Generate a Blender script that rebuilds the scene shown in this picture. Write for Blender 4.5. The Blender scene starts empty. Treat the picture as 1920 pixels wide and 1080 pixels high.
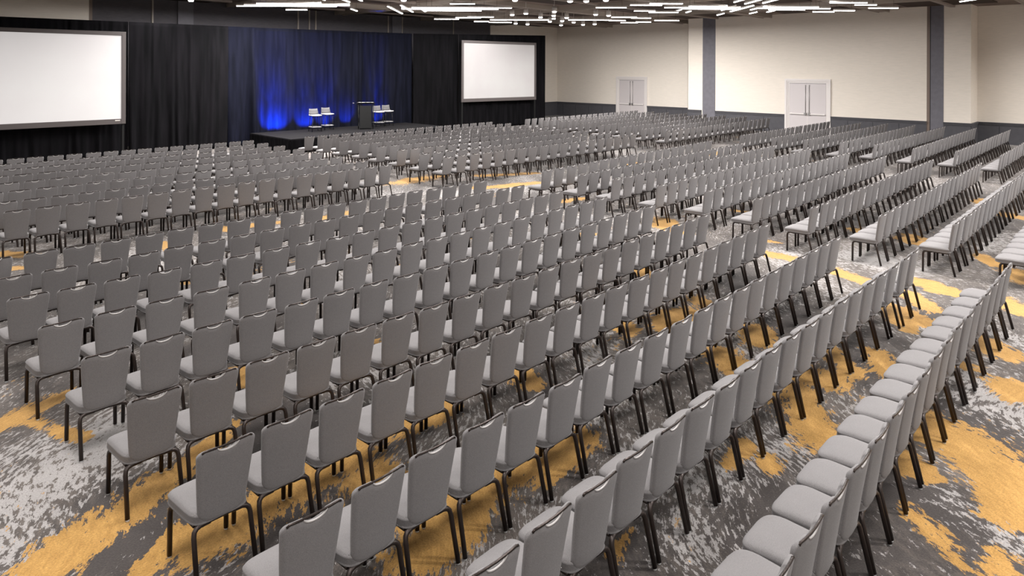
import bpy, bmesh, math, random, json
from mathutils import Matrix, Vector
random.seed(7)
C = bpy.context.scene.collection
PI = math.pi

# ---------------------------------------------------------------- camera, world, exposure
# World axes: X runs along the seat rows, Y points to the stage wall, Z up, metres.
F_PX, HEAD, ROLL, EYE = 1268.0, math.radians(46.4), 0.004, 3.52
cam_d = bpy.data.cameras.new('camera')
cam_d.sensor_width = 36.0
cam_d.lens = F_PX / 1920 * 36.0
cam_d.shift_y = -(540 - 128) / 1920
cam_d.clip_end = 200
cam = bpy.data.objects.new('camera', cam_d)
C.objects.link(cam)
cam.matrix_world = (Matrix.Translation((0, 0, EYE)) @ Matrix.Rotation(-HEAD, 4, 'Z') @
                    Matrix.Rotation(PI / 2, 4, 'X') @ Matrix.Rotation(ROLL, 4, 'Z'))
bpy.context.scene.camera = cam
vs = bpy.context.scene.view_settings
vs.view_transform = 'Standard'
vs.look = 'None'
vs.gamma = 1.0
vs.use_curve_mapping = False
vs.exposure = 0.2
w = bpy.data.worlds.new('room_ambient')
bpy.context.scene.world = w
w.use_nodes = True
w.node_tree.nodes['Background'].inputs[0].default_value = (1.0, 0.96, 0.93, 1)
w.node_tree.nodes['Background'].inputs[1].default_value = 0.07

CEIL, LAMP_Z = 6.62, 6.10
def lamp(name, loc, size, power, color=(1, 0.975, 0.955), rot=(0, 0, 0), spread=180):
    d = bpy.data.lights.new(name, 'AREA')
    d.shape = 'RECTANGLE'; d.size, d.size_y = size
    d.energy = power; d.color = color; d.spread = math.radians(spread)
    o = bpy.data.objects.new(name, d); C.objects.link(o)
    o.location = loc; o.rotation_euler = rot
    return o
# rows of linear lamps hung over the whole hall (those nearer than the visible strip of ceiling)
def sees(x, y, z):
    Y = x * math.sin(HEAD) + y * math.cos(HEAD)
    X = x * math.cos(HEAD) - y * math.sin(HEAD)
    if Y < 0.3: return None
    return 960 + F_PX * X / Y, 128 - F_PX * (z - EYE) / Y
POWER = 345
HUNG = []
for gx in (-4.5, 1.5, 7.5, 13.5, 19.5, 25.5, 31.5, 36):
    for gy in (-5, 0, 5, 10, 15, 20, 25, 30):
        p = sees(gx, gy, LAMP_Z)
        if p and p[1] > -14 and -150 < p[0] < 2070: continue
        turn = -HEAD + (PI / 2 if (gx + gy) % 2 < 1 else 0)
        HUNG.append((gx, gy, turn))
        lamp('linear_lamp', (gx, gy, LAMP_Z), (3.6, 0.10), POWER * (.52 if gx < 5 else .8 if gx < 12 else 1.12), rot=(0, 0, turn), spread=150)

# ---------------------------------------------------------------- helpers
class MB:
    """collects shapes; build() links them as one mesh object"""
    def __init__(s): s.v, s.f, s.m, s.sm = [], [], [], []
    def add(s, vs_, fs, m=0, smooth=False):
        b = len(s.v); s.v += [tuple(p) for p in vs_]
        for f in fs: s.f.append(tuple(b + i for i in f)); s.m.append(m); s.sm.append(smooth)
        return s
    def box(s, x0, x1, y0, y1, z0, z1, m=0, M=None):
        vs_ = [Vector((x, y, z)) for z in (z0, z1) for y in (y0, y1) for x in (x0, x1)]
        if M is not None: vs_ = [M @ p for p in vs_]
        return s.add(vs_, [(0, 2, 3, 1), (4, 5, 7, 6), (0, 1, 5, 4), (2, 6, 7, 3), (0, 4, 6, 2), (1, 3, 7, 5)], m)
    def tube(s, pts, r, seg=8, m=0, caps=True, flat=1.0):
        P = [Vector(p) for p in pts]; n = len(P); vs_ = []; up = None
        for i in range(n):
            t = (P[min(i + 1, n - 1)] - P[max(i - 1, 0)]).normalized()
            if up is None: up = Vector((0, 0, 1)) if abs(t.z) < .9 else Vector((0, 1, 0))
            a = t.cross(up).normalized(); b = a.cross(t).normalized(); up = b
            ri = r[i] if isinstance(r, (list, tuple)) else r
            for k in range(seg):
                q = 2 * PI * (k + .5) / seg
                vs_.append(P[i] + a * math.cos(q) * ri + b * math.sin(q) * ri * flat)
        fs = [(i * seg + k, i * seg + (k + 1) % seg, (i + 1) * seg + (k + 1) % seg, (i + 1) * seg + k)
              for i in range(n - 1) for k in range(seg)]
        s.add(vs_, fs, m, seg > 5)
        if caps:
            b0 = len(s.v) - n * seg
            s.f.append(tuple(b0 + k for k in range(seg))[::-1]); s.m.append(m); s.sm.append(False)
            s.f.append(tuple(b0 + (n - 1) * seg + k for k in range(seg))); s.m.append(m); s.sm.append(False)
        return s
    def mesh(s, name, mats):
        me = bpy.data.meshes.new(name)
        me.from_pydata([tuple(p) for p in s.v], [], s.f)
        for m in mats: me.materials.append(m)
        me.polygons.foreach_set('material_index', s.m)
        me.polygons.foreach_set('use_smooth', s.sm)
        me.update()
        return me
    def build(s, name, mats, parent=None, bevel=0):
        if not isinstance(mats, (list, tuple)): mats = [mats]
        o = bpy.data.objects.new(name, s.mesh(name, mats)); C.objects.link(o)
        if parent: o.parent = parent
        if bevel:
            b = o.modifiers.new('bevel', 'BEVEL'); b.width = bevel; b.segments = 2; b.limit_method = 'ANGLE'
        return o
def tag(o, label=None, cat=None, group=None, kind=None):
    for k, v in (('label', label), ('category', cat), ('group', group), ('kind', kind)):
        if v: o[k] = v
    return o
def thing(name, loc, rz, label, cat, group=None, kind=None):
    o = bpy.data.objects.new(name, None); C.objects.link(o)
    o.location = loc; o.rotation_euler = (0, 0, rz); o.empty_display_size = .2
    return tag(o, label, cat, group, kind)
ORD = ['', 'first', 'second', 'third', 'fourth', 'fifth', 'sixth', 'seventh', 'eighth', 'ninth', 'tenth', 'eleventh', 'twelfth',
       'thirteenth', 'fourteenth', 'fifteenth', 'sixteenth', 'seventeenth', 'eighteenth', 'nineteenth', 'twentieth']
ORD += ['twenty-' + x for x in ORD[1:10]] + ['thirtieth'] + ['thirty-' + x for x in ORD[1:10]] + ['fortieth']

# ---------------------------------------------------------------- materials
def srgb(r, g, b):
    f = lambda c: (c / 255 / 12.92) if c / 255 <= .04045 else ((c / 255 + .055) / 1.055) ** 2.4
    return (f(r), f(g), f(b), 1)
def mat(name, col, rough=.6, metal=0, emit=None, estr=0, spec=.5, sheen=0):
    m = bpy.data.materials.new(name); m.use_nodes = True
    b = m.node_tree.nodes['Principled BSDF']
    b.inputs['Base Color'].default_value = col; b.inputs['Roughness'].default_value = rough
    b.inputs['Metallic'].default_value = metal; b.inputs['Specular IOR Level'].default_value = spec
    if sheen: b.inputs['Sheen Weight'].default_value = sheen; b.inputs['Sheen Roughness'].default_value = .5
    if emit: b.inputs['Emission Color'].default_value = emit; b.inputs['Emission Strength'].default_value = estr
    return m
def nodes(m): return m.node_tree.nodes, m.node_tree.links, m.node_tree.nodes['Principled BSDF']
def vary(m, c2, scale=8, stretch=(1, 1, 1), lo=.35, hi=.65, bump=0, detail=4, coord='Object'):
    """mixes the base colour with c2 by a noise, adds a fine bump"""
    N, L, B = nodes(m)
    tc = N.new('ShaderNodeTexCoord'); mp = N.new('ShaderNodeMapping'); mp.inputs['Scale'].default_value = stretch
    nz = N.new('ShaderNodeTexNoise'); nz.inputs['Scale'].default_value = scale; nz.inputs['Detail'].default_value = detail
    mr = N.new('ShaderNodeMapRange'); mr.inputs['From Min'].default_value = lo; mr.inputs['From Max'].default_value = hi
    mx = N.new('ShaderNodeMix'); mx.data_type = 'RGBA'
    mx.inputs['A'].default_value = B.inputs['Base Color'].default_value; mx.inputs['B'].default_value = c2
    L.new(tc.outputs[coord], mp.inputs['Vector']); L.new(mp.outputs[0], nz.inputs['Vector'])
    L.new(nz.outputs['Fac'], mr.inputs['Value']); L.new(mr.outputs[0], mx.inputs['Factor'])
    L.new(mx.outputs['Result'], B.inputs['Base Color'])
    if bump:
        bp = N.new('ShaderNodeBump'); bp.inputs['Strength'].default_value = bump; bp.inputs['Distance'].default_value = .004
        L.new(nz.outputs['Fac'], bp.inputs['Height']); L.new(bp.outputs[0], B.inputs['Normal'])
    return m
M = {}
M['fabric'] = vary(mat('chair_fabric', srgb(120, 117, 117), .9, spec=.2, sheen=.1), srgb(104, 101, 101), 260, (1, 1, .6), bump=.25)
M['bronze'] = mat('dark_bronze_tube', srgb(50, 42, 39), .34, .55)
M['handle'] = mat('polished_bronze_bar', srgb(52, 44, 41), .3, .7)
M['edge_glint'] = mat('hand_hole_edge_glint', srgb(168, 164, 162), .5)  # highlight on the hand hole edge, put into a pale colour
M['glide'] = mat('clear_foot_glide', srgb(190, 190, 190), .3)
M['steel'] = mat('bright_steel', srgb(150, 148, 146), .45, 1)
M['wall'] = vary(mat('beige_wallcovering', srgb(227, 218, 207), .8, spec=.2), srgb(220, 212, 201), 3, (1, 1, 14), bump=.05)
M['wall_dark'] = vary(mat('grey_operable_panel', srgb(92, 89, 93), .8, spec=.2), srgb(85, 82, 86), 4, (1, 1, 6))
M['wainscot'] = vary(mat('slate_wainscot', srgb(80, 79, 83), .6, spec=.25), srgb(76, 75, 79), 5, (1, 1, 1))
M['column'] = vary(mat('slate_column', srgb(108, 106, 113), .6, spec=.3), srgb(102, 100, 106), 5, (1, 1, 1))
M['seam'] = mat('panel_seam_trim', srgb(150, 140, 130), .5)
M['reveal'] = mat('brown_reveal', srgb(120, 104, 94), .6)
M['gap'] = mat('dark_gap', srgb(40, 40, 46), .8)
M['door'] = mat('white_door_paint', srgb(198, 191, 191), .5)
M['frame'] = mat('white_door_frame', srgb(216, 210, 207), .5)
M['ceiling'] = vary(mat('brown_ceiling_panel', srgb(128, 112, 102), .7, spec=.3), srgb(104, 90, 82), .9, (1, 1, 1))
M['beam'] = mat('taupe_ceiling_beam', srgb(150, 138, 130), .6, spec=.3)
M['void'] = mat('dark_ceiling_plenum', srgb(70, 60, 55), .9, spec=.1)
M['led'] = mat('led_diffuser', (1, 1, 1, 1), .5, emit=(1, .97, .95, 1), estr=12)
M['housing'] = mat('white_lamp_housing', srgb(200, 195, 190), .5)
M['stage_deck'] = vary(mat('charcoal_stage_carpet', srgb(24, 23, 24), .95, spec=.05), srgb(20, 19, 20), 40)
M['black'] = mat('satin_black', srgb(14, 14, 14), .6, spec=.2)
M['screen_frame'] = mat('dark_screen_frame', srgb(66, 60, 59), .5)
M['screen'] = vary(mat('projection_surface_glow', srgb(150, 148, 147), .6, emit=(1, .97, .96, 1), estr=.31), srgb(146, 142, 142), .6)  # added glow lifts the screen's brightness; the surface is no lamp
M['screen_dim'] = vary(mat('projection_surface_low_glow', srgb(150, 148, 147), .6, emit=(1, .97, .96, 1), estr=.06), srgb(146, 142, 142), .6)  # same surface with a weaker added glow, for the right screen
M['drape_black'] = vary(mat('black_drape', srgb(17, 16, 18), .95, spec=.02), srgb(10, 10, 11), 2, (3, 3, .3))
M['drape_blue_lit'] = vary(mat('drape_blue_light_tint', srgb(17, 18, 27), .95, spec=.02), srgb(11, 12, 18), 2, (3, 3, .3))  # blue of the uplights is partly put into the cloth colour
M['stool_shell'] = mat('pale_grey_stool_shell', srgb(66, 64, 65), .7)
M['stool_seat'] = mat('white_stool_seat', srgb(140, 138, 138), .45)

# ---------------------------------------------------------------- carpet
def carpet_material():
    m = mat('patterned_carpet', (0.1, .1, .1, 1), .95, spec=.1, sheen=.15)
    N, L, B = nodes(m)
    tc = N.new('ShaderNodeTexCoord')
    rot = N.new('ShaderNodeMapping'); rot.inputs['Rotation'].default_value = (0, 0, HEAD)
    L.new(tc.outputs['Object'], rot.inputs['Vector'])
    def noise(scale, detail, vec, rough=.55):
        n = N.new('ShaderNodeTexNoise'); n.inputs['Scale'].default_value = scale
        n.inputs['Detail'].default_value = detail; n.inputs['Roughness'].default_value = rough
        L.new(vec, n.inputs['Vector']); return n
    def math_(op, a, b=None, clamp=False):
        n = N.new('ShaderNodeMath'); n.operation = op; n.use_clamp = clamp
        for i, v in enumerate((a, b)):
            if v is None: continue
            if isinstance(v, (int, float)): n.inputs[i].default_value = v
            else: L.new(v, n.inputs[i])
        return n.outputs[0]
    def ramp(v, lo, hi):
        n = N.new('ShaderNodeMapRange'); n.inputs['From Min'].default_value = lo; n.inputs['From Max'].default_value = hi
        L.new(v, n.inputs['Value']); return n.outputs[0]
    # a slow warp makes the streaks wander like woven brush strokes
    wn = noise(.16, 2, rot.outputs[0])
    ws = N.new('ShaderNodeVectorMath'); ws.operation = 'MULTIPLY_ADD'
    ws.inputs[1].default_value = (5.0, .6, 0); L.new(wn.outputs['Color'], ws.inputs[0]); L.new(rot.outputs[0], ws.inputs[2])
    def stretched(sx, sy, off=0):
        mp = N.new('ShaderNodeMapping'); mp.inputs['Scale'].default_value = (sx, sy, 1); mp.inputs['Location'].default_value = (off, off * .7, 0)
        L.new(ws.outputs[0], mp.inputs['Vector']); return mp.outputs[0]
    fine = noise(1, 5, stretched(20, 7), .7)
    fine2 = noise(1, 5, stretched(26, 8.5, 9), .7)
    mid = noise(1, 3, stretched(2.2, .8, 3))
    big = noise(1, 2, stretched(.8, .28, 17))
    big2 = noise(1, 2, stretched(.9, .3, 41))
    pile = noise(75, 3, tc.outputs['Object'])
    vc = N.new('ShaderNodeVertexColor'); vc.layer_name = 'weave'
    sep = N.new('ShaderNodeSeparateColor'); L.new(vc.outputs['Color'], sep.inputs[0])
    # gold field
    g = math_('ADD', math_('MULTIPLY', sep.outputs[0], .46), math_('MULTIPLY', mid.outputs['Fac'], .45))
    g = math_('ADD', g, math_('MULTIPLY', fine.outputs['Fac'], .72))
    g = math_('ADD', g, math_('MULTIPLY', big.outputs['Fac'], .52))
    g = math_('ADD', g, math_('MULTIPLY', fine2.outputs['Fac'], .34))
    gold = ramp(g, 1.21, 1.23)
    # pale streaks
    p = math_('ADD', math_('MULTIPLY', fine2.outputs['Fac'], 1.0), math_('MULTIPLY', big2.outputs['Fac'], .42))
    p = math_('ADD', p, math_('MULTIPLY', mid.outputs['Fac'], .15))
    p = math_('ADD', p, math_('MULTIPLY', sep.outputs[1], .105))
    pale = ramp(p, .848, .868)
    dk = ramp(math_('ADD', math_('MULTIPLY', fine.outputs['Fac'], .5), math_('MULTIPLY', big2.outputs['Fac'], .7)), .66, .52)
    def mix(f, a, b):
        n = N.new('ShaderNodeMix'); n.data_type = 'RGBA'; L.new(f, n.inputs['Factor'])
        for k, v in (('A', a), ('B', b)):
            if isinstance(v, tuple): n.inputs[k].default_value = v
            else: L.new(v, n.inputs[k])
        return n.outputs['Result']
    c = mix(dk, srgb(86, 79, 74), srgb(60, 55, 53))
    c = mix(pale, c, srgb(140, 136, 134))
    gcol = mix(ramp(fine2.outputs['Fac'], .35, .65), srgb(166, 128, 70), srgb(144, 108, 56))
    c = mix(gold, c, gcol)
    pl = N.new('ShaderNodeMix'); pl.data_type = 'RGBA'; pl.blend_type = 'MULTIPLY'; pl.inputs['Factor'].default_value = .55
    gr = N.new('ShaderNodeMapRange'); gr.inputs['From Min'].default_value = .3; gr.inputs['From Max'].default_value = .7
    gr.inputs['To Min'].default_value = .55; gr.inputs['To Max'].default_value = 1.4
    L.new(pile.outputs['Fac'], gr.inputs['Value']); L.new(c, pl.inputs['A']); L.new(gr.outputs[0], pl.inputs['B'])
    L.new(pl.outputs['Result'], B.inputs['Base Color'])
    bp = N.new('ShaderNodeBump'); bp.inputs['Strength'].default_value = .5; bp.inputs['Distance'].default_value = .006
    L.new(pile.outputs['Fac'], bp.inputs['Height']); L.new(bp.outputs[0], B.inputs['Normal'])
    return m
GOLD = [[1.27,5.66,2.15,6.1,0.2],[2.15,6.1,2.9,6.56,0.13],[1.57,5.06,1.96,5.35,0.08],[1.34,8.17,2.0,8.5,0.12],[2.15,5.14,3.4,5.37,0.3],[4.02,5.4,4.62,5.38,0.18],[3.37,4.83,3.37,4.24,0.25],[3.6,3.99,4.49,4.25,0.25],[4.5,3.88,5.18,3.93,0.2],[2.99,3.88,3.48,3.85,0.16],[4.02,2.81,4.33,2.88,0.06],[7.55,3.62,7.22,3.03,0.16],[7.63,2.96,6.68,2.24,0.2],[5.72,2.74,6.15,2.78,0.07],[8.41,2.53,9.11,3.13,0.12],[7.76,1.83,7.19,0.88,0.26],[7.12,0.94,6.67,0.81,0.2],[6.99,1.91,6.79,1.51,0.15],[6.08,1.43,5.69,1.0,0.12],[5.7,0.91,5.82,0.71,0.08],[6.0,0.82,5.96,0.79,0.08],[12.75,5.36,12.64,4.86,0.16],[12.46,4.06,12.15,3.45,0.16],[12.85,2.94,12.6,2.34,0.18],[12.01,2.83,11.48,2.36,0.12],[10.73,2.53,10.32,2.4,0.1],[12.71,1.76,12.18,1.34,0.2],[15.42,2.39,14.87,2.1,0.12],[11.21,2.96,10.57,2.56,0.13],[8.27,1.95,9.24,2.53,0.15],[2.58,15.74,2.96,15.1,0.15],[2.51,14.37,2.8,14.29,0.12],[4.95,14.43,5.12,13.52,0.15],[6.25,14.72,7.67,14.36,0.2],[8.33,14.09,8.99,14.24,0.12],[13.77,14.4,15.62,13.73,0.2],[13.29,8.29,12.99,7.19,0.15],[13.83,11.4,14.58,11.27,0.15],[11.94,17.15,14.66,16.58,0.2],[8.76,4.85,8.84,4.47,0.2],[13.67,5.86,13.69,5.54,0.1],[8.37,4.96,7.56,4.25,0.12],[6.96,11.01,6.72,10.29,0.1],[16.03,7.56,16.11,7.04,0.15],[7.68,5.12,7.74,5.6,0.1],[20.19,2.91,20.01,2.26,0.15],[16.28,3.85,16.08,3.41,0.12],[1.83,7.39,1.58,8.06,0.08],[8.64,5.0,8.5,4.82,0.15],[7.84,3.97,7.65,3.73,0.2],[8.95,3.94,8.56,3.7,0.2],[7.94,3.12,8.01,2.75,0.25],[11.02,2.74,10.78,2.42,0.2],[10.51,1.57,10.27,1.29,0.22],[9.58,1.64,9.58,1.53,0.15],[9.34,1.19,9.14,1.05,0.2],[12.89,2.69,12.51,2.5,0.15],[14.62,1.76,14.01,1.54,0.2],[15.86,3.76,15.68,3.51,0.2],[13.78,8.17,13.42,7.79,0.2],[10.15,6.55,9.96,6.31,0.15],[5.7,5.33,5.59,5.06,0.15],[9.49,5.07,9.36,4.86,0.15],[7.22,2.69,6.61,2.31,0.22],[6.03,2.53,5.91,2.43,0.1],[5.22,9.44,5.22,9.11,0.1],[5.08,7.28,5.08,7.05,0.12],[3.48,7.62,3.45,7.28,0.12],[4.33,11.86,4.34,11.45,0.12],[11.48,8.73,11.28,8.3,0.15],[9.74,10.5,9.59,10.02,0.12],[7.38,9.61,7.41,9.35,0.12],[9.61,8.31,9.48,7.94,0.12],[15.27,15.97,16.92,15.11,0.2],[20.8,13.89,23.2,13.53,0.25],[25.58,13.44,26.89,13.4,0.25],[11.12,20.12,12.08,20.43,0.2],[15.99,4.82,15.8,4.34,0.15],[21.51,3.45,22.37,3.11,0.2]]
PALE = [[5.18,4.19,6.11,4.35,0.2],[5.37,2.76,6.5,2.42,0.3],[4.62,2.5,4.73,2.14,0.25],[5.02,3.34,5.58,3.24,0.2],[1.1,6.68,2.15,6.92,0.45],[1.02,6.16,1.11,5.64,0.2],[2.21,7.42,1.69,6.8,0.25],[1.96,4.87,2.24,4.97,0.1],[9.28,1.64,8.52,1.04,0.3],[8.79,1.86,8.4,1.48,0.2],[11.05,1.65,10.93,1.26,0.2],[6.47,1.21,6.25,0.73,0.2],[13.71,4.13,13.64,3.22,0.3],[11.14,15.5,14.69,13.11,0.5],[7.38,4.44,7.96,4.32,0.2],[9.46,4.13,10.46,4.07,0.25],[3.98,6.72,4.46,6.61,0.2],[15.87,2.46,17.9,2.2,0.2],[1.24,7.5,1.47,7.5,0.2],[12.1,9.5,14.08,9.09,0.3],[11.13,3.05,10.49,2.22,0.2],[4.9,1.82,5.4,1.77,0.2],[6.3,0.83,6.71,0.77,0.15]]
X0, X1, Y0, Y1 = -9.0, 39.4, -9.0, 32.8
def field(x, y, caps):
    best = -1.0
    for ax, ay, bx, by, r in caps:
        dx, dy = bx - ax, by - ay
        t = max(0, min(1, ((x - ax) * dx + (y - ay) * dy) / (dx * dx + dy * dy)))
        d = math.hypot(x - ax - t * dx, y - ay - t * dy)
        best = max(best, 1 - d / (r * 2.1))
    return max(0.0, min(1.0, best))
def make_floor():
    # finer squares where the carpet is seen close up
    def axis(a, b, fa, fb):
        out = [a]; 
        while out[-1] < b:
            out.append(out[-1] + (.12 if fa < out[-1] < fb else .8))
        out[-1] = b
        return out
    xs, ys = axis(X0, X1, -1, 20), axis(Y0, Y1, 0, 16)
    nx = len(xs)
    v = [(x, y, 0) for y in ys for x in xs]
    f = [(j * nx + i, j * nx + i + 1, (j + 1) * nx + i + 1, (j + 1) * nx + i) for j in range(len(ys) - 1) for i in range(nx - 1)]
    mb = MB(); mb.add(v, f)
    o = mb.build('floor', carpet_material()); tag(o, kind='structure')
    ca = o.data.color_attributes.new('weave', 'FLOAT_COLOR', 'POINT')
    buf = []
    for x, y, z in v:
        buf += [field(x, y, GOLD), field(x, y, PALE), 0, 1.0]
    ca.data.foreach_set('color', buf)
make_floor()

# ---------------------------------------------------------------- room shell
def struct(mb, name, mats, bevel=0): return tag(mb.build(name, mats, bevel=bevel), kind='structure')
RAIL = 1.02
# right wall (runs along Y): bays at 39.4, pilasters and the middle bay at 37.85
XM, XB = 37.85, 39.4
wr = MB()
def slab(mb, x, y0, y1, z0, z1, m=0, t=.25): mb.box(x, x + t, y0, y1, z0, z1, m)
for x, y0, y1 in ((XB, 21.0, Y1), (XM, 20.0, 21.0), (XM, 8.1, 19.17), (XM, 6.31, 7.39), (XB, Y0, 6.29)):
    slab(wr, x, y0, y1, 0, CEIL)
wr.box(XM, XB, 20.98, 21.0, 0, CEIL); wr.box(XM, XB, 6.29, 6.31, 0, CEIL)
struct(wr, 'wall_right', M['wall'])
cl = MB()
for y0, y1 in ((19.17, 20.0), (7.39, 7.93)):
    cl.box(XM - .02, XM + .25, y0, y1, 0, CEIL)
struct(cl, 'trim_1', M['column'], .01)
rv = MB(); rv.box(XM + .01, XM + .25, 7.93, 8.1, 0, CEIL, 0); rv.box(XM + .03, XM + .25, 19.99, 20.06, 0, CEIL, 1)
rv.box(XM - .015, XM + .25, 7.925, 7.965, 0, CEIL, 1)
struct(rv, 'trim_2', [M['reveal'], M['gap']])
def wainscot_y(x, y0, y1, name, seams):
    b = MB(); b.box(x - .03, x, y0, y1, 0, RAIL - .1)
    for s in seams: b.box(x - .034, x - .028, s - .012, s + .012, .15, RAIL - .18, 1)
    b.box(x - .05, x, y0, y1, 0, .14)
    o = struct(b, name, [M['wainscot'], M['gap']])
    r = MB()
    for z0, z1, d in ((RAIL - .15, RAIL - .10, .05), (RAIL - .10, RAIL - .035, .075), (RAIL - .035, RAIL, .10)):
        r.box(x - d, x, y0, y1, z0, z1)
    struct(r, name.replace('baseboard', 'trim'), M['wainscot'], .008)
def rng(a, b, st):
    out = []; v = a + st
    while v < b - .2: out.append(v); v += st
    return out
D1, D2 = (24.88, 27.39), (12.55, 14.99)
k = 3
for x, y0, y1 in ((XB, 21.0, D1[0]), (XB, D1[1], Y1), (XM, 20.06, 21.0), (XM, D2[1], 19.17), (XM, 8.1, D2[0]), (XM, 6.29, 7.39), (XB, Y0, 6.29)):
    wainscot_y(x, y0, y1, 'baseboard_%d' % k, rng(y0, y1, 1.2)); k += 1
b = MB()
b.box(XM, XB, 6.26, 6.29, 0, RAIL - .1)
for z0, z1, d in ((RAIL - .15, RAIL - .10, .05), (RAIL - .10, RAIL - .035, .075), (RAIL - .035, RAIL, .10)):
    b.box(XM - d, XB, 6.29 - d, 6.29, z0, z1)
struct(b, 'trim_11', M['wainscot'])
# back wall behind the stage
YB = Y1
wb = MB()
wb.box(X0, 8.52, YB, YB + .25, 0, CEIL, 0); wb.box(8.52, 32.3, YB + .03, YB + .25, 0, CEIL, 1); wb.box(32.3, XB + .25, YB, YB + .25, 0, CEIL, 0)
struct(wb, 'wall_back', [M['wall'], M['wall_dark']])
sm = MB()
for x in (10.91, 18.06, 18.71, 19.09, 23.84, 24.86, 28.95): sm.box(x - .035, x + .035, YB - .02, YB + .05, 0, CEIL, 0)
sm.box(8.40, 8.52, YB - .01, YB + .05, 0, CEIL, 2)
for x0, x1 in ((11.99, 12.68), (24.11, 24.78)): sm.box(x0, x1, YB - .05, YB + .05, 0, CEIL, 1)
struct(sm, 'trim_12', [M['seam'], M['column'], M['reveal']])
b = MB(); b.box(30, XB, YB - .03, YB, 0, RAIL - .1)
for z0, z1, d in ((RAIL - .15, RAIL - .10, .05), (RAIL - .10, RAIL - .035, .075), (RAIL - .035, RAIL, .10)): b.box(30, XB, YB - d, YB, z0, z1)
struct(b, 'trim_13', M['wainscot'])
# the two walls behind the camera
b = MB(); b.box(X0 - .25, X0, Y0, Y1, 0, CEIL); struct(b, 'wall_left', M['wall'])
b = MB(); b.box(X0, XB + .25, Y0 - .25, Y0, 0, CEIL); struct(b, 'wall_front', M['wall'])

# double doors
def double_door(name, x, y0, y1, top, leaf_top, col_note):
    root = thing(name, (x, (y0 + y1) / 2, 0), 0, None, None, kind='structure')
    h = (y1 - y0) / 2; f = .24
    fr = MB()
    for d, a, bb in ((.07, 0, .10), (.045, .10, .17), (.02, .17, f)):
        fr.box(-d, .01, -h + a, -h + bb, 0, top - bb); fr.box(-d, .01, h - bb, h - a, 0, top - bb); fr.box(-d, .01, -h + a, h - a, top - bb, top - a)
    fr.build('door_frame', M['frame'], root)
    jb = MB(); jb.box(-.008, .0, -h + f, h - f, leaf_top, top - f, 0); jb.build('door_head', M['gap'], root)
    for s in (-1, 1):
        lf = MB(); a, bb = sorted((s * .012, s * (h - f - .01)))
        lf.box(-.012, .03, a, bb, .02, leaf_top)
        leaf = lf.build('door_leaf', M['door'], root)
        pb = MB(); pb.box(-.085, -.05, min(s * .16, s * (h - f - .04)), max(s * .16, s * (h - f - .04)), 1.05, 1.12)
        pb.box(-.10, -.012, min(s * .05, s * .16), max(s * .05, s * .16), 1.02, 1.16, 1)
        pb.box(-.06, -.012, s * (h - f - .12) - .03, s * (h - f - .12) + .03, 1.04, 1.13)
        pb.build('panic_bar', [M['frame'], M['steel']], leaf, .006)
        rd = MB(); rd.tube([(-.035, s * .10, 1.16), (-.035, s * .10, leaf_top - .1)], .012, 8)
        rd.box(-.05, -.012, s * .10 - .02, s * .10 + .02, leaf_top - .13, leaf_top - .06)
        rd.build('latch_rod', M['steel'], leaf)
    ms = MB(); ms.box(-.02, .0, -.014, .014, .02, leaf_top); ms.build('astragal', M['frame'], root)
double_door('door_1', XB, D1[0], D1[1], 2.98, 2.72, '')
double_door('door_2', XM, D2[0], D2[1], 3.0, 2.74, '')

# ceiling: panels, a soffit band along the walls and crossing beams
c = MB(); c.box(X0, XB + .3, Y0, Y1 + .3, CEIL, CEIL + .2, 0)
struct(c, 'ceiling', [M['ceiling']])
bm_ = MB()
for x in (2.5, 8.5, 14.5, 20.5, 26.5, 32.5): bm_.box(x - .22, x + .22, Y0, Y1, CEIL - .16, CEIL, 0); bm_.box(x - .26, x - .22, Y0, Y1, CEIL - .2, CEIL, 1); bm_.box(x + .22, x + .26, Y0, Y1, CEIL - .2, CEIL, 1)
for y in (-2, 4, 10, 16, 22, 28): bm_.box(X0, XB, y - .22, y + .22, CEIL - .165, CEIL, 0); bm_.box(X0, XB, y - .26, y - .22, CEIL - .2, CEIL, 1); bm_.box(X0, XB, y + .22, y + .26, CEIL - .2, CEIL, 1)
for i in range(6):
    for j in range(6):
        x, y = 2.5 + 6 * i, -2 + 6 * j
        bm_.box(x + 1.2, x + 4.8, y + 1.2, y + 4.8, CEIL - .04, CEIL, 2)
        bm_.box(x + .8, x + 5.2, y + 2.9, y + 3.1, CEIL - .12, CEIL - .02, 0)
struct(bm_, 'trim_14', [M['beam'], M['seam'], M['void']])

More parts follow.
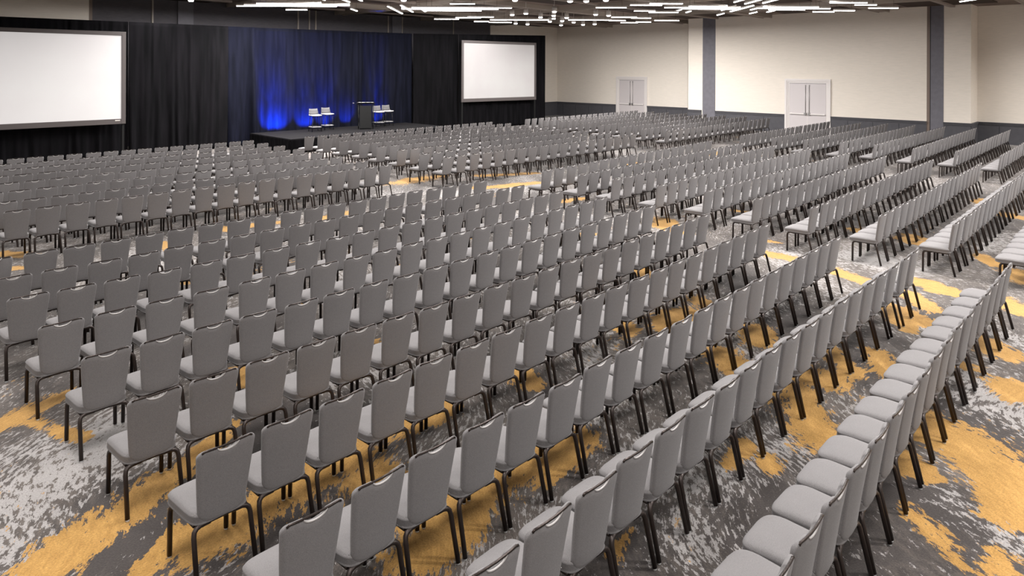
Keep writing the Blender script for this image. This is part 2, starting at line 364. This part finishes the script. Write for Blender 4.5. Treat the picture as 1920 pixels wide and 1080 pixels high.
# ---------------------------------------------------------------- ceiling lights that show in the photograph
BARS = {"X":[[13.54,25.35,2.62],[14.09,25.69,4.36],[14.05,26.48,4.22],[15.25,27.83,0.97],[19.53,22.35,4.24],[19.41,21.46,4.29],[20.11,22.87,2.64],[18.25,20.13,1.01],[23.42,27.07,1.31],[23.48,25.46,1.31],[23.57,24.63,1.32],[25.88,26.99,0.83],[27.04,26.66,1.29],[25.54,25.34,0.89],[26.56,24.17,2.27],[23.52,16.64,1.3],[23.54,14.94,1.3],[23.49,13.99,1.31],[26.07,13.8,3.2],[25.62,13.31,1.59],[26.77,13.88,2.31],[25.88,16.5,0.95],[27.05,16.25,1.36],[28.35,19.27,1.29],[29.37,18.93,1.01],[28.78,21.72,2.31],[30.05,20.86,0.91],[31.91,21.35,0.97],[31.97,20.46,0.85],[31.75,18.87,1.33],[28.86,11.08,3.09],[28.15,10.92,2.29],[29.34,11.56,1.58],[31.45,10.76,0.96],[31.35,9.86,0.93],[27.74,8.57,1.45],[29.1,8.35,0.87],[31.09,8.24,1.24]],"Y":[[9.8,28.1,1.15],[13.94,23.68,1.53],[14.7,23.31,2.58],[15.02,22.74,1.91],[17.92,27.34,1.22],[19.3,25.98,3.95],[19.22,24.98,3.62],[19.83,24.66,2.45],[28.09,16.09,1.13],[29.0,16.07,0.86],[23.69,11.89,0.6],[25.54,11.89,1.47],[26.05,11.44,2.77],[26.52,11.05,1.85],[28.52,13.83,1.95],[29.06,13.48,3.06],[29.37,12.92,1.48],[31.33,15.61,1.08],[31.53,14.03,0.95],[31.24,13.06,0.93],[26.79,8.67,1.01],[29.09,5.74,0.59],[31.28,5.26,1.09],[31.21,3.67,0.84]],"D":[[23.57,22.45],[23.42,21.42],[25.69,22.49],[28.23,26.61],[29.19,26.56],[23.5,19.74],[25.25,21.26],[26.73,22.5],[28.26,24.06],[28.37,23.28],[31.12,25.62],[26.74,21.65],[29.67,23.52],[31.57,24.33],[18.58,17.55],[20.26,16.24],[20.67,15.78],[20.83,14.98],[26.05,19.32],[26.9,19.18],[31.62,23.52],[10.37,27.03],[15.78,20.73]]}
HX, HY = -HEAD, PI / 2 - HEAD
def linear_light(x, y, L, rz, label, group):
    t = thing('linear_light', (x, y, LAMP_Z + (.14 if rz > 0 else 0)), rz, label, 'ceiling light', group)
    b = MB(); b.box(-L / 2, L / 2, -.035, .035, 0, .06); b.build('lamp_housing', M['housing'], t)
    b = MB(); b.box(-L / 2 + .01, L / 2 - .01, -.032, .032, -.025, 0); b.build('diffuser', M['led'], t)
    lamp('bar_lamp', (x, y, t.location.z - .032), (L, .05), ((36 if x < 26 or y > 17.5 else 21) + 95 * (x > 27.2 and y > 17.5) + 190 * (x > 28 and y > 21) + 15 * (y > 23) + 100 * (x < 17 and y > 23)) * L, rot=(0, 0, rz), spread=180)
    b = MB()
    for s in (-1, 1): b.tube([(s * L * .35, 0, .07), (s * L * .35, 0, CEIL - t.location.z)], .006, 5)
    b.build('hanger', M['void'], t)
def px(x, y): return sees(x, y, LAMP_Z)[0]
for key, rz, word in (('X', HX, 'sideways'), ('Y', HY, 'slanting')):
    for n, (x, y, L) in enumerate(sorted(BARS[key], key=lambda q: px(q[0], q[1]))):
        linear_light(x, y, L, rz, 'slim white %s ceiling light bar, %s from the left of the %s bars' % (word, ORD[n + 1], word),
                     'linear ceiling lights')
for n, (x, y) in enumerate(sorted(BARS['D'], key=lambda q: px(*q))):
    t = thing('ceiling_spotlight', (x, y, LAMP_Z), HY, 'small bright ceiling spotlight, %s from the left of the round spots' % ORD[n + 1],
              'ceiling light', 'ceiling spotlights')
    b = MB(); b.tube([(0, 0, 0.22), (0, 0, .0)], .11, 12); b.tube([(0, 0, .22), (0, 0, CEIL - LAMP_Z)], .01, 5); b.build('lamp_housing', M['housing'], t)
    b = MB(); b.tube([(0, 0, 0), (0, 0, -.05)], [.105, .08], 12); b.build('lamp_lens', M['led'], t)

# housings of the lamps hung over the rest of the hall
b = MB()
for x, y, a in HUNG:
    T = Matrix.Translation((x, y, LAMP_Z + .01)) @ Matrix.Rotation(a, 4, 'Z')
    b.box(-1.82, 1.82, -.055, .055, 0, .07, 0, T)
    for s in (-1, 1): b.box(s * 1.2 - .01, s * 1.2 + .01, -.01, .01, .07, CEIL - LAMP_Z - .01, 0, T)
struct(b, 'trim_15', M['housing'])

# ---------------------------------------------------------------- drapes
def lerp_path(path, d):
    for (a, b) in zip(path, path[1:]):
        L = math.hypot(b[0] - a[0], b[1] - a[1])
        if d <= L or b is path[-1]:
            t = min(1, d / L); n = (-(b[1] - a[1]) / L, (b[0] - a[0]) / L)
            return [a[i] + (b[i] - a[i]) * t for i in range(3)], n
        d -= L
def drape(name, path, material, label, seed, z0=0.015, depth=.085, parent=None, ztop_of=None, pitch=.16):
    rnd = random.Random(seed)
    total = sum(math.hypot(b[0] - a[0], b[1] - a[1]) for a, b in zip(path, path[1:]))
    # irregular folds: each fold has its own centre, width and depth, leaning a little on the way down
    folds = []; s = 0
    while s < total + .5:
        wd = pitch * rnd.uniform(.6, 1.6); folds.append((s, wd, rnd.uniform(.4, 1.0), rnd.uniform(-.16, .16))); s += wd * rnd.uniform(.9, 1.3)
    n = int(total / .035); rows_ = [0, .03, .1, .25, .45, .65, .85, .97, 1]
    v, f = [], []; cols = n + 1
    for t in rows_:                                   # t = 0 at the top
        amp = depth * (.45 + .55 * min(1, t * 1.3))
        fi = 0
        for i in range(cols):
            d = total * i / n; off = 0
            for c, wd, a, lean in folds:
                x = (d - c - lean * t * t) / wd
                if -1 < x < 1: off += a * (.5 + .5 * math.cos(PI * x))
            off = (off - .6) * amp
            (px_, py_, zt), nn = lerp_path(path, d)
            z = z0 + (zt - z0) * (1 - t)
            v.append((px_ - nn[0] * off, py_ - nn[1] * off, z))
    for j in range(len(rows_) - 1):
        for i in range(n): f.append((j * cols + i, (j + 1) * cols + i, (j + 1) * cols + i + 1, j * cols + i + 1))
    mb = MB(); mb.add(v, f, 0, True)
    o = mb.build(name, material, parent)
    sol = o.modifiers.new('cloth', 'SOLIDIFY'); sol.thickness = .006
    if label: tag(o, label, 'curtain', 'stage drapes')
    return o
YD = 29.3
p_l0, p_l1, p_c1, p_r1, p_s0, p_s1 = (3.2, YD, 5.25), (8.85, YD, 5.29), (12.82, YD, 5.30), (22.9, YD - .08, 5.385), (25.75, 28.75, 5.44), (32.45, 28.0, 5.60)
drape('curtain', [p_l0, p_l1], M['drape_black'], 'black pleated drape surrounding the left projection screen', 3)
drape('curtain', [(8.87, YD - .03, 5.29), p_c1], M['drape_black'], 'black floor-length drape just right of the left projection screen', 5)
drape('curtain', [(12.82, YD + .10, 5.30), (22.9, YD + .06, 5.385)], M['drape_blue_lit'], 'long dark drape washed in blue light behind the stage', 11, depth=.24, pitch=.3)
drape('curtain', [p_r1, p_s0], M['drape_black'], 'black floor-length drape between the stage and the right screen', 13)
drape('curtain', [(25.75, 28.70, 5.44), p_s1], M['drape_black'], 'black pleated drape surrounding the right projection screen', 17)

def screen(a, b_, z0, z1, label, badge):
    dx, dy = b_[0] - a[0], b_[1] - a[1]; L = math.hypot(dx, dy)
    t = thing('projection_screen', (a[0], a[1], 0), math.atan2(dy, dx), label, 'screen')
    fw = .15
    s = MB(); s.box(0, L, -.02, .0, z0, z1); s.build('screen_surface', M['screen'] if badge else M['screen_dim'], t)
    f = MB()
    for x0, x1, q0, q1 in ((-fw, 0, z0 - fw - .05, z1 + fw), (L, L + fw, z0 - fw - .05, z1 + fw), (0, L, z1, z1 + fw), (0, L, z0 - fw - .05, z0)):
        f.box(x0, x1, -.045, .02, q0, q1)
    f.build('screen_frame', M['screen_frame'], t, .01)
    lg = MB()
    for x in (-fw / 2, L + fw / 2): lg.box(x - .04, x + .04, .0, .04, 0, z0)
    lg.build('screen_leg', M['black'], t)
    if badge:
        bd = MB(); bd.box(L - .22, L - .05, -.05, -.045, z0 - .075, z0 - .045); bd.build('maker_badge', M['housing'], t)
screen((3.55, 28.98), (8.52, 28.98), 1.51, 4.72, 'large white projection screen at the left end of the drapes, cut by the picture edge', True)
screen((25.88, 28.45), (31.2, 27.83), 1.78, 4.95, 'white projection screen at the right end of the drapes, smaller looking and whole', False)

# ---------------------------------------------------------------- stage
st = thing('stage', (0, 0, 0), 0, 'low black-skirted stage platform in front of the blue-lit drape', 'stage')
SX0, SX1, SY0, SY1, SH = 13.7, 22.25, 25.45, 29.02, .60
b = MB(); b.box(SX0, SX1, SY0, SY1, SH - .06, SH, 0); b.build('stage_deck', M['stage_deck'], st, .01)
drape('skirt', [(SX0 - .02, SY1, SH - .03), (SX0 - .02, SY0 - .02, SH - .03)][::1], M['drape_black'], None, 21, depth=.05, parent=st, pitch=.09)
drape('skirt', [(SX0 - .02, SY0 - .04, SH - .03), (SX1 + .02, SY0 - .04, SH - .03)], M['drape_black'], None, 22, depth=.05, parent=st, pitch=.09)
drape('skirt', [(SX1 + .02, SY0 - .02, SH - .03), (SX1 + .02, SY1, SH - .03)], M['drape_black'], None, 23, depth=.05, parent=st, pitch=.09)
BLUE = (.0, .06, 1.0)
for x, e, sp, tilt in ((14.85, 1300, 44, 50), (14.7, 3000, 16, 12), (15.2, 900, 48, 46), (15.2, 2200, 13, 11), (16.5, 1000, 44, 46), (16.45, 1500, 14, 12),
                       (17.6, 600, 44, 46), (17.6, 1700, 20, 12), (18.75, 500, 38, 46), (20.6, 500, 42, 46), (20.55, 1800, 14, 12)):
    d = bpy.data.lights.new('blue_uplight', 'SPOT'); d.energy = e * 1.8; d.color = BLUE; d.spot_size = math.radians(sp * 2); d.spot_blend = .8; d.shadow_soft_size = .04
    o = bpy.data.objects.new('blue_uplight', d); C.objects.link(o); o.location = (x, SY1 - .26, SH + .04)
    o.rotation_euler = (math.radians(180 - tilt), 0, 0)

def stool(x, y, rz, label):
    t = thing('bar_stool', (x, y, SH + .002), rz, label, 'stool', 'bar stools on the stage')   # faces local -Y
    s = MB(); n = 10; v = []
    prof = [(-.23, .735), (-.20, .75), (-.05, .745), (.10, .745), (.17, .765), (.205, .83), (.225, .93), (.24, 1.02)]
    for yy, zz in prof:
        wd = .23 if zz < .8 else .22 - (zz - .8) * .15
        for i in range(n + 1):
            q = -1 + 2 * i / n; v.append((q * wd, yy - (.03 * q * q if zz > .8 else 0), zz + .02 * q ** 4))
    f = [(j * (n + 1) + i, j * (n + 1) + i + 1, (j + 1) * (n + 1) + i + 1, (j + 1) * (n + 1) + i) for j in range(len(prof) - 1) for i in range(n)]
    def part(j0, j1, nm, m, th):
        mb = MB(); w_ = n + 1; mb.add(v[j0 * w_:(j1 + 1) * w_], [tuple(k - j0 * w_ for k in q) for q in f if j0 <= q[0] // w_ < j1], 0, True); o = mb.build(nm, m, t)
        o.modifiers.new('thick', 'SOLIDIFY').thickness = th
    part(0, 4, 'seat', M['stool_seat'], .05); part(4, 7, 'backrest', M['stool_shell'], .035)
    for sx in (-1, 1):
        for sy in (-1, 1):
            l = MB(); l.tube([(sx * .16, sy * .15, .72), (sx * .225, sy * .215, .0)], .012, 8); l.build('leg', M['black'], t)
    r = MB(); k_ = .205
    for a_, b__ in (((-k_, -k_), (k_, -k_)), ((k_, -k_), (k_, k_)), ((k_, k_), (-k_, k_)), ((-k_, k_), (-k_, -k_))):
        r.box(min(a_[0], b__[0]) - .02, max(a_[0], b__[0]) + .02, min(a_[1], b__[1]) - .02, max(a_[1], b__[1]) + .02, .20, .225)
    r.build('footrest', M['stool_seat'], t)
stool(16.16, 27.78, math.radians(-8), 'pale grey bar stool with white seat, farthest left of the four on stage')
stool(17.04, 28.2, math.radians(-8), 'pale grey bar stool with white seat, second one left of the lectern')
stool(19.72, 27.92, math.radians(-10), 'pale grey bar stool with white seat, partly hidden behind the black lectern')
stool(20.4, 28.1, math.radians(-10), 'pale grey bar stool with white seat, farthest right of the four on stage')

lt = thing('lectern', (18.5, 27.2, SH), math.radians(-38), 'tall black truss lectern with a flat reading top on the stage', 'lectern')
b = MB(); b.box(-.27, .27, -.2, -.17, .06, 1.12); b.box(-.27, .27, -.17, .1, .0, .05); b.build('front_panel', M['black'], lt, .005)
for s in (-1, 1):
    tr = MB(); x = s * .34
    for yy in (-.12, .12): tr.tube([(x, yy, 0), (x, yy, 1.2)], .016, 8)
    z = .05; q = 1
    while z < 1.15: tr.tube([(x, -.12 * q, z), (x, .12 * q, z + .19)], .009, 6, 1); z += .19; q = -q
    tr.box(x - .05, x + .05, -.17, .17, 0, .015)
    tr.build('truss_column', [M['black'], M['steel']], lt)
tp = MB(); MM = Matrix.Translation((0, 0, 1.25)) @ Matrix.Rotation(math.radians(-8), 4, 'X')
tp.box(-.40, .40, -.24, .24, -.03, .0, 0, MM); tp.box(-.36, .36, -.22, .22, .0, .012, 1, MM)
tp.build('reading_top', [M['black'], M['housing']], lt)
mc = MB(); mc.tube([(-.42, .0, 1.18), (-.50, -.02, 1.2), (-.55, -.05, 1.23)], .008, 6); mc.tube([(-.55, -.05, 1.23), (-.60, -.08, 1.24)], .022, 8, 1); mc.build('microphone', [M['black'], M['steel']], lt)

# ---------------------------------------------------------------- banquet chair (faces local +Y, origin on the floor under the seat)
def sup(q, k):      # 0 inside, 1 at the edge: quarter circle over the last k of the half width
    q = abs(q); return 0 if q < 1 - k else 1 - math.sqrt(max(0, 1 - ((q - (1 - k)) / k) ** 2))
def back_mb(hi):
    mb = MB(); H, ZB = .535, .385
    if hi: qs = [-1, -.985, -.95, -.89, -.82, -.7, -.55, -.37, -.355, -.33, -.29, -.2, -.1, 0, .1, .2, .29, .33, .355, .37, .55, .7, .82, .89, .95, .985, 1]; ts = [0, .02, .06, .2, .4, .6, .8, .9, .95, .985, 1]
    else: qs = [-1, -.93, -.8, -.37, -.33, -.2, 0, .2, .33, .37, .8, .93, 1]; ts = [0, .05, .5, .93, 1]
    def P(q, t, side):
        dip = .036 * math.sqrt(max(0, 1 - (q / .36) ** 2)) if abs(q) < .36 else 0
        zt = H - .048 * sup(q, .26) - dip; zb = .085 * sup(q, .42)
        h = zb + (zt - zb) * t
        hw = .157 + .051 * (h / H) ** .75
        x = q * hw
        y = -.185 - .078 * (h / H) ** 1.25 + .020 * q * q
        ed = min(min(t, 1 - t) / .05, (1 - abs(q)) / .1, 1); ed = math.sqrt(max(0, ed))
        th = .006 + ((.016 if side < 0 else .026) - .006) * ed
        return (x, y + side * th, ZB + h)
    n, m_ = len(qs), len(ts); v = [P(q, t, s) for s in (-1, 1) for t in ts for q in qs]; f = []
    for j in range(m_ - 1):
        for i in range(n - 1):
            a = j * n + i; f.append((a, a + 1, a + n + 1, a + n)); a += m_ * n; f.append((a, a + n, a + n + 1, a + 1))
    rim = [i for i in range(n)] + [j * n + n - 1 for j in range(1, m_)] + [(m_ - 1) * n + i for i in range(n - 2, -1, -1)] + [j * n for j in range(m_ - 2, 0, -1)]
    o = m_ * n
    for a, b in zip(rim, rim[1:] + rim[:1]): f.append((b, a, a + o, b + o))
    mb.add(v, f, 0, True)
    bar = MB() if hi else mb
    r = .0078
    pts = []
    for q in (-.84, -.76, -.6, -.3, 0, .3, .6, .76, .84):
        h = H - .002 - (.010 if abs(q) > .8 else 0); hw = .157 + .051
        pts.append((q * hw, -.185 - .078 - .008 + .020 * q * q, ZB + h))
    bar.tube(pts, r, 6 if hi else 4, 0 if hi else 1)
    if hi:   # pale tube as painted highlight on the hand hole's upward edge
        edge_glint = []
        for q in [x * .36 / 8 for x in range(-8, 9)]:
            x, y, z = P(q, 1, 0); edge_glint.append((x, y - .010, z - .003))
        bar.tube(edge_glint, .006, 6, 1)
    else:
        bar.tube([(P(q, 1, 0)[0], P(q, 1, 0)[1] - .012, P(q, 1, 0)[2] - .002) for q in (-.36, -.3, 0, .3, .36)], .0095, 4, 2)  # same painted highlight, thicker for the far chairs
    return mb, bar
def seat_mb(hi):
    mb = MB(); n = 36 if hi else 16
    def ring(inset, z, crown):
        out = []
        for i in range(n):
            a = 2 * PI * (i + .5) / n; c, s = math.cos(a), math.sin(a); e = .36
            ux = math.copysign(abs(c) ** e, c); uy = math.copysign(abs(s) ** e, s)
            y = .045 + uy * (.235 - inset) + (.02 * (1 - ux * ux) if uy > 0 else 0)
            hw = .198 + .027 * (y + .19) / .47
            x = ux * (hw - inset)
            zz = z - crown * .022 * max(0, (y - .12) / .16) ** 2
            out.append((x, y, zz))
        return out
    levels = [(.02, .380, 0), (.003, .383, 0), (-.003, .389, 0), (.003, .395, 0), (0, .402, 0), (0, .436, .6), (-.003, .443, .65), (.002, .449, .7), (.006, .458, .8), (.02, .468, 1), (.05, .474, 1), (.12, .479, 1)] if hi else [(.01, .388, 0), (0, .44, .6), (.03, .47, 1), (.12, .479, 1)]
    v = []; f = []
    for inset, z, cr in levels: v += ring(inset, z, cr)
    for j in range(len(levels) - 1):
        for i in range(n): f.append((j * n + i, j * n + (i + 1) % n, (j + 1) * n + (i + 1) % n, (j + 1) * n + i))
    f.append(tuple(range(n))[::-1]); top = (len(levels) - 1) * n; v.append((0, .04, .483)); f += [(top + i, top + (i + 1) % n, len(v) - 1) for i in range(n)]
    mb.add(v, f, 0, True)
    return mb
LEG_R = .018
def leg_mb(sx, front, hi, mb=None, m=0):
    mb = mb or MB(); seg = 8 if hi else 4
    if front: pts = [(sx * .186, .08, .376), (sx * .192, .16, .376), (sx * .197, .192, .368), (sx * .200, .208, .35), (sx * .202, .213, .32), (sx * .205, .215, .012)]
    else: pts = [(sx * .08, -.165, .376), (sx * .145, -.168, .376), (sx * .176, -.172, .367), (sx * .192, -.178, .35), (sx * .198, -.186, .32), (sx * .205, -.262, .012)]
    if not hi: pts = [pts[1], pts[3], pts[5]]
    mb.tube(pts, LEG_R if hi else LEG_R * 1.1, seg, m)
    if hi: x, y = pts[-1][0], pts[-1][1]; mb.tube([(x, y, .014), (x, y, 0)], .014, 8, m + 1)
    return mb
def frame_mb(hi, mb=None, m=0):
    mb = mb or MB()
    mb.box(-.17, .17, -.16, .23, .372, .388, m)
    for s in (-1, 1): mb.tube([(s * .186, .08, .376), (s * .18, -.15, .376)], .012, 6 if hi else 4, m)
    if hi:
        mb.tube([(-.1, -.165, .376), (.1, -.165, .376)], .013, 8, m)
        for s in (-1, 1):
            mb.tube([(s * .186, -.176, .475), (s * .1885, -.176, .475)], .004, 6, m + 1)
    return mb
bk, hb = back_mb(True)
ME = dict(backrest=bk.mesh('chair_backrest', [M['fabric']]), top_bar=hb.mesh('chair_top_bar', [M['handle'], M['edge_glint']]),
          seat=seat_mb(True).mesh('chair_seat', [M['fabric']]), seat_frame=frame_mb(True).mesh('chair_seat_frame', [M['bronze'], M['steel']]))
LEGS = [leg_mb(sx, fr, True).mesh('chair_leg', [M['bronze'], M['glide']]) for sx in (-1, 1) for fr in (True, False)]

# the seating plan: per row the chairs' places along it
REAR_LEFT = {"R1":[[1.807,11.601],[2.333,11.611],[2.802,11.59],[3.271,11.582],[3.757,11.597],[4.234,11.632],[4.707,11.622],[5.181,11.6],[5.661,11.616],[6.132,11.59],[6.604,11.609],[7.088,11.612],[7.554,11.587],[8.024,11.581],[8.497,11.587],[8.966,11.59],[9.429,11.537],[9.924,11.572],[10.386,11.554],[10.849,11.542]],"R2":[[1.81,10.493],[2.308,10.491],[2.826,10.462],[3.304,10.469],[3.793,10.514],[4.261,10.488],[4.746,10.51],[5.232,10.518],[5.721,10.541],[6.191,10.533],[6.666,10.514],[7.167,10.542],[7.63,10.519],[8.108,10.534],[8.577,10.502],[9.04,10.473],[9.518,10.477],[9.981,10.458],[10.453,10.448],[10.937,10.448]],"R3":[[1.786,9.528],[2.253,9.488],[2.738,9.475],[3.217,9.427],[3.737,9.414],[4.211,9.417],[4.717,9.389],[5.215,9.383],[5.69,9.347],[6.175,9.345],[6.659,9.346],[7.144,9.347],[7.628,9.35],[8.112,9.354],[8.595,9.359],[9.078,9.365],[9.561,9.373],[10.044,9.382],[10.526,9.392],[11.008,9.403]],"R4":[[1.832,8.311],[2.325,8.304],[2.822,8.282],[3.323,8.252],[3.846,8.243],[4.325,8.242],[4.81,8.243],[5.298,8.229],[5.769,8.212],[6.268,8.24],[6.74,8.223],[7.229,8.231],[7.717,8.24],[8.205,8.251],[8.693,8.262],[9.181,8.275],[9.668,8.289],[10.155,8.304],[10.642,8.32],[11.128,8.337]],"R5":[[1.928,7.179],[2.405,7.166],[2.881,7.158],[3.359,7.136],[3.846,7.121],[4.326,7.114],[4.808,7.105],[5.271,7.071],[5.758,7.084],[6.232,7.083],[6.718,7.092],[7.198,7.096],[7.689,7.107],[8.18,7.119],[8.672,7.132],[9.164,7.147],[9.657,7.163],[10.151,7.18],[10.645,7.199],[11.14,7.219]],"R6":[[1.954,6.02],[2.43,6.022],[2.904,6.019],[3.389,6.012],[3.859,6.006],[4.335,5.998],[4.797,5.968],[5.294,5.971],[5.778,5.982],[6.251,5.965],[6.751,5.98],[7.246,5.999],[7.725,5.992],[8.212,5.996],[8.721,6.017],[9.207,6.029],[9.693,6.042],[10.18,6.056],[10.667,6.071],[11.154,6.086]],"R7":[[2.038,4.907],[2.507,4.915],[2.971,4.909],[3.458,4.909],[3.923,4.915],[4.397,4.914],[4.861,4.913],[5.346,4.918],[5.82,4.915],[6.304,4.917],[6.781,4.925],[7.252,4.913],[7.738,4.925],[8.225,4.94],[8.689,4.934],[9.197,4.947],[9.691,4.962],[10.181,4.971],[10.673,4.979],[11.165,4.989]],"R8":[[2.081,3.814],[2.55,3.822],[3.022,3.841],[3.492,3.829],[3.954,3.822],[4.417,3.807],[4.902,3.83],[5.37,3.82],[5.85,3.81],[6.335,3.808],[6.817,3.812],[7.302,3.822],[7.765,3.812],[8.244,3.826],[8.715,3.826],[9.186,3.825],[9.658,3.825],[10.13,3.825],[10.601,3.824],[11.073,3.824]],"R9":[[2.074,2.775],[2.541,2.781],[3.011,2.791],[3.474,2.784],[3.945,2.807],[4.413,2.814],[4.875,2.818],[5.337,2.817],[5.803,2.827],[6.27,2.835],[6.732,2.827],[7.194,2.814],[7.659,2.81],[8.155,2.812],[8.625,2.795],[9.106,2.787],[9.578,2.778],[10.069,2.767],[10.621,2.758],[11.108,2.759]],"R10":[[2.095,1.644],[2.563,1.649],[3.032,1.653],[3.497,1.657],[3.959,1.665],[4.422,1.669],[4.892,1.67],[5.357,1.676],[5.821,1.682],[6.287,1.687],[6.754,1.692],[7.238,1.699],[7.718,1.703],[8.197,1.706],[8.66,1.688],[9.172,1.69],[9.639,1.678],[10.14,1.671],[10.634,1.666],[11.129,1.66]]}
chairs = []     # (x, y, rz, block, row from the back of its block, row-kind, index from left, index from right)
rj = random.Random(4)
def put(block, row, pts, left_seen, right_seen, jit=.012):
    n = len(pts)
    for i, (x, y) in enumerate(pts):
        chairs.append(dict(x=x + rj.uniform(-jit, jit), y=y + rj.uniform(-jit, jit), rz=rj.uniform(-.022, .022),
                           block=block, row=row, i=i, n=n, ls=left_seen, rs=right_seen))
def line(x0, y0, x1, y1, n):   # ends given at the chair's back right top corner
    return [(x0 + (x1 - x0) * i / (n - 1) - .205, y0 + (y1 - y0) * i / (n - 1) + .26) for i in range(n)]
for r in range(10):
    put('rear left block', r + 1, [tuple(p) for p in REAR_LEFT['R%d' % (10 - r)]], r >= 2, True, .0)
RM = [(13.9, 1.35, 23.2, 1.35), (13.89, 2.45, 23.1, 2.42), (13.73, 3.55, 23.02, 3.54), (13.58, 4.68, 22.85, 4.69), (13.62, 5.82, 22.79, 5.91), (13.74, 6.96, 22.82, 6.98),
      (13.63, 8.05, 23.07, 8.24), (13.6, 9.25, 23.10, 9.47), (13.55, 10.23, 22.99, 10.56), (13.48, 11.34, 23.03, 11.76)]
for r, q in enumerate(RM): put('rear middle block', r + 1, line(*q, 20 if r < 7 else 19), True, 2 <= r)
RR = [(26.0, 1.2, 36.6, 1.2), (25.95, 2.35, 36.6, 2.35), (25.85, 3.43, 36.7, 3.45), (26.0, 4.63, 36.7, 4.62), (25.9, 5.82, 36.7, 5.87), (26.2, 7.07, 36.4, 7.03),
      (26.08, 8.16, 36.37, 8.23), (26.11, 9.42, 36.48, 9.42), (26.04, 10.59, 35.96, 10.49), (26.02, 11.87, 35.61, 11.83)]
for r, q in enumerate(RR): put('rear right block', r + 1, line(*q, 20), True, True)
FW = [14.92, 16.03, 17.3, 18.57, 19.8, 21.02, 22.16, 23.34]
for r in range(8):
    put('front left block', r + 1, line(1.95, FW[r] - .05, (11.0, 10.99, 10.97, 11.08, 11.15, 11.13, 11.12, 11.15)[r], FW[r], 20), False, True)
FM = [(13.30, 15.02, 23.0, 15.0), (13.27, 16.08, 22.75, 16.03), (13.43, 17.39, 22.94, 17.33), (13.49, 18.59, 23.09, 18.60), (13.59, 19.74, 23.09, 19.73), (13.58, 20.97, 23.2, 21.08), (13.61, 22.11, 23.25, 22.17), (13.43, 23.11, 23.20, 23.37)]
for r, q in enumerate(FM): put('front middle block', r + 1, line(*q, 19), True, True)
FR = [(25.5, 14.92, 35.85, 14.98), (25.65, 16.17, 36.1, 16.4), (25.87, 17.45, 35.99, 17.55), (25.89, 18.65, 36.0, 18.75), (26.05, 19.96, 36.0, 20.0), (26.1, 21.25, 36.0, 21.2), (25.97, 22.2, 36.0, 22.2), (25.99, 23.38, 36.0, 23.4)]
for r, q in enumerate(FR): put('front right block', r + 1, line(*q, 20), True, True)

def view_box(c):
    a = sees(c['x'], c['y'], 0.92); b = sees(c['x'], c['y'], 0.0)
    if not a or not b: return 0, False
    h = b[1] - a[1]; wd = h * .55
    x0, x1, y0, y1 = a[0] - wd / 2, a[0] + wd / 2, a[1], b[1]
    iw = min(x1, 1920) - max(x0, 0); ih = min(y1, 1080) - max(y0, 0)
    wide = x1 + h * .35 > 0 and x0 - h * .45 < 1920 and y0 - h * .2 < 1080
    return (iw * ih if iw > 0 and ih > 0 else 0), wide
seen = []
for c in chairs:
    c['area'], c['near_frame'] = view_box(c)
    if c['near_frame']: seen.append(c)
seen.sort(key=lambda c: -c['area'])
HERO = 300
def chair_label(c):
    i, n = c['i'], c['n']
    left = c['ls'] and (i < n / 2 or not c['rs'])
    k = i + 1 if left else n - i
    side = 'left' if left else 'right'
    if k == 1: a = 'at the %s end' % side
    else: a = '%s from the %s end' % (ORD[k], side)
    rw = 'backmost row' if c['row'] == 1 else '%s row from the back' % ORD[c['row']]
    return 'grey banquet chair, %s, %s, %s' % (a, rw, c['block'])
proto = None
parts_of = []
def place(o, c, scale=1):
    o.location = (c['x'], c['y'], 0); o.rotation_euler = (0, 0, c['rz'])
for n_, c in enumerate(seen[:HERO]):
    if proto is None:
        proto = thing('banquet_chair', (0, 0, 0), 0, 'x', 'chair')
        for nm, me in ME.items():
            o = bpy.data.objects.new(nm, me); C.objects.link(o); o.parent = proto; parts_of.append(o)
        for me in LEGS:
            o = bpy.data.objects.new('leg', me); C.objects.link(o); o.parent = proto; parts_of.append(o)
        t = proto
    else:
        t = proto.copy(); C.objects.link(t)
        for ch in parts_of:
            d = ch.copy(); C.objects.link(d); d.parent = t
    place(t, c); t['label'] = chair_label(c); t['group'] = 'banquet chairs in the ' + c['block']
# all smaller, farther chairs as one object
import numpy as np
lo, _ = back_mb(False); s_ = seat_mb(False)
lo.add(s_.v, s_.f, 0, True); frame_mb(False, lo, 1)
for sx in (-1, 1):
    for fr in (True, False): leg_mb(sx, fr, False, lo, 1)
V = np.array(lo.v, dtype=np.float64); nv = len(V)
allv, allf = [], []
for k_, c in enumerate(seen[HERO:]):
    ca, sa = math.cos(c['rz']), math.sin(c['rz'])
    R = np.array([[ca, sa, 0], [-sa, ca, 0], [0, 0, 1]])
    allv.append(V @ R + np.array([c['x'], c['y'], 0]))
    b0 = k_ * nv; allf += [tuple(b0 + i for i in f) for f in lo.f]
far_n = len(seen) - HERO
me = bpy.data.meshes.new('far_chairs'); me.from_pydata(np.concatenate(allv).tolist(), [], allf)
me.materials.append(M['fabric']); me.materials.append(M['bronze']); me.materials.append(M['edge_glint'])
me.polygons.foreach_set('material_index', lo.m * far_n); me.polygons.foreach_set('use_smooth', lo.sm * far_n); me.update()
o = bpy.data.objects.new('banquet_seating', me); C.objects.link(o)
tag(o, 'rows upon rows of matching grey banquet chairs filling the far blocks of the hall', 'chairs', 'distant banquet chairs', 'stuff')
print('CHAIRS seen', len(seen), 'far', far_n, 'verts', far_n * nv, 'min hero area', seen[HERO - 1]['area'])
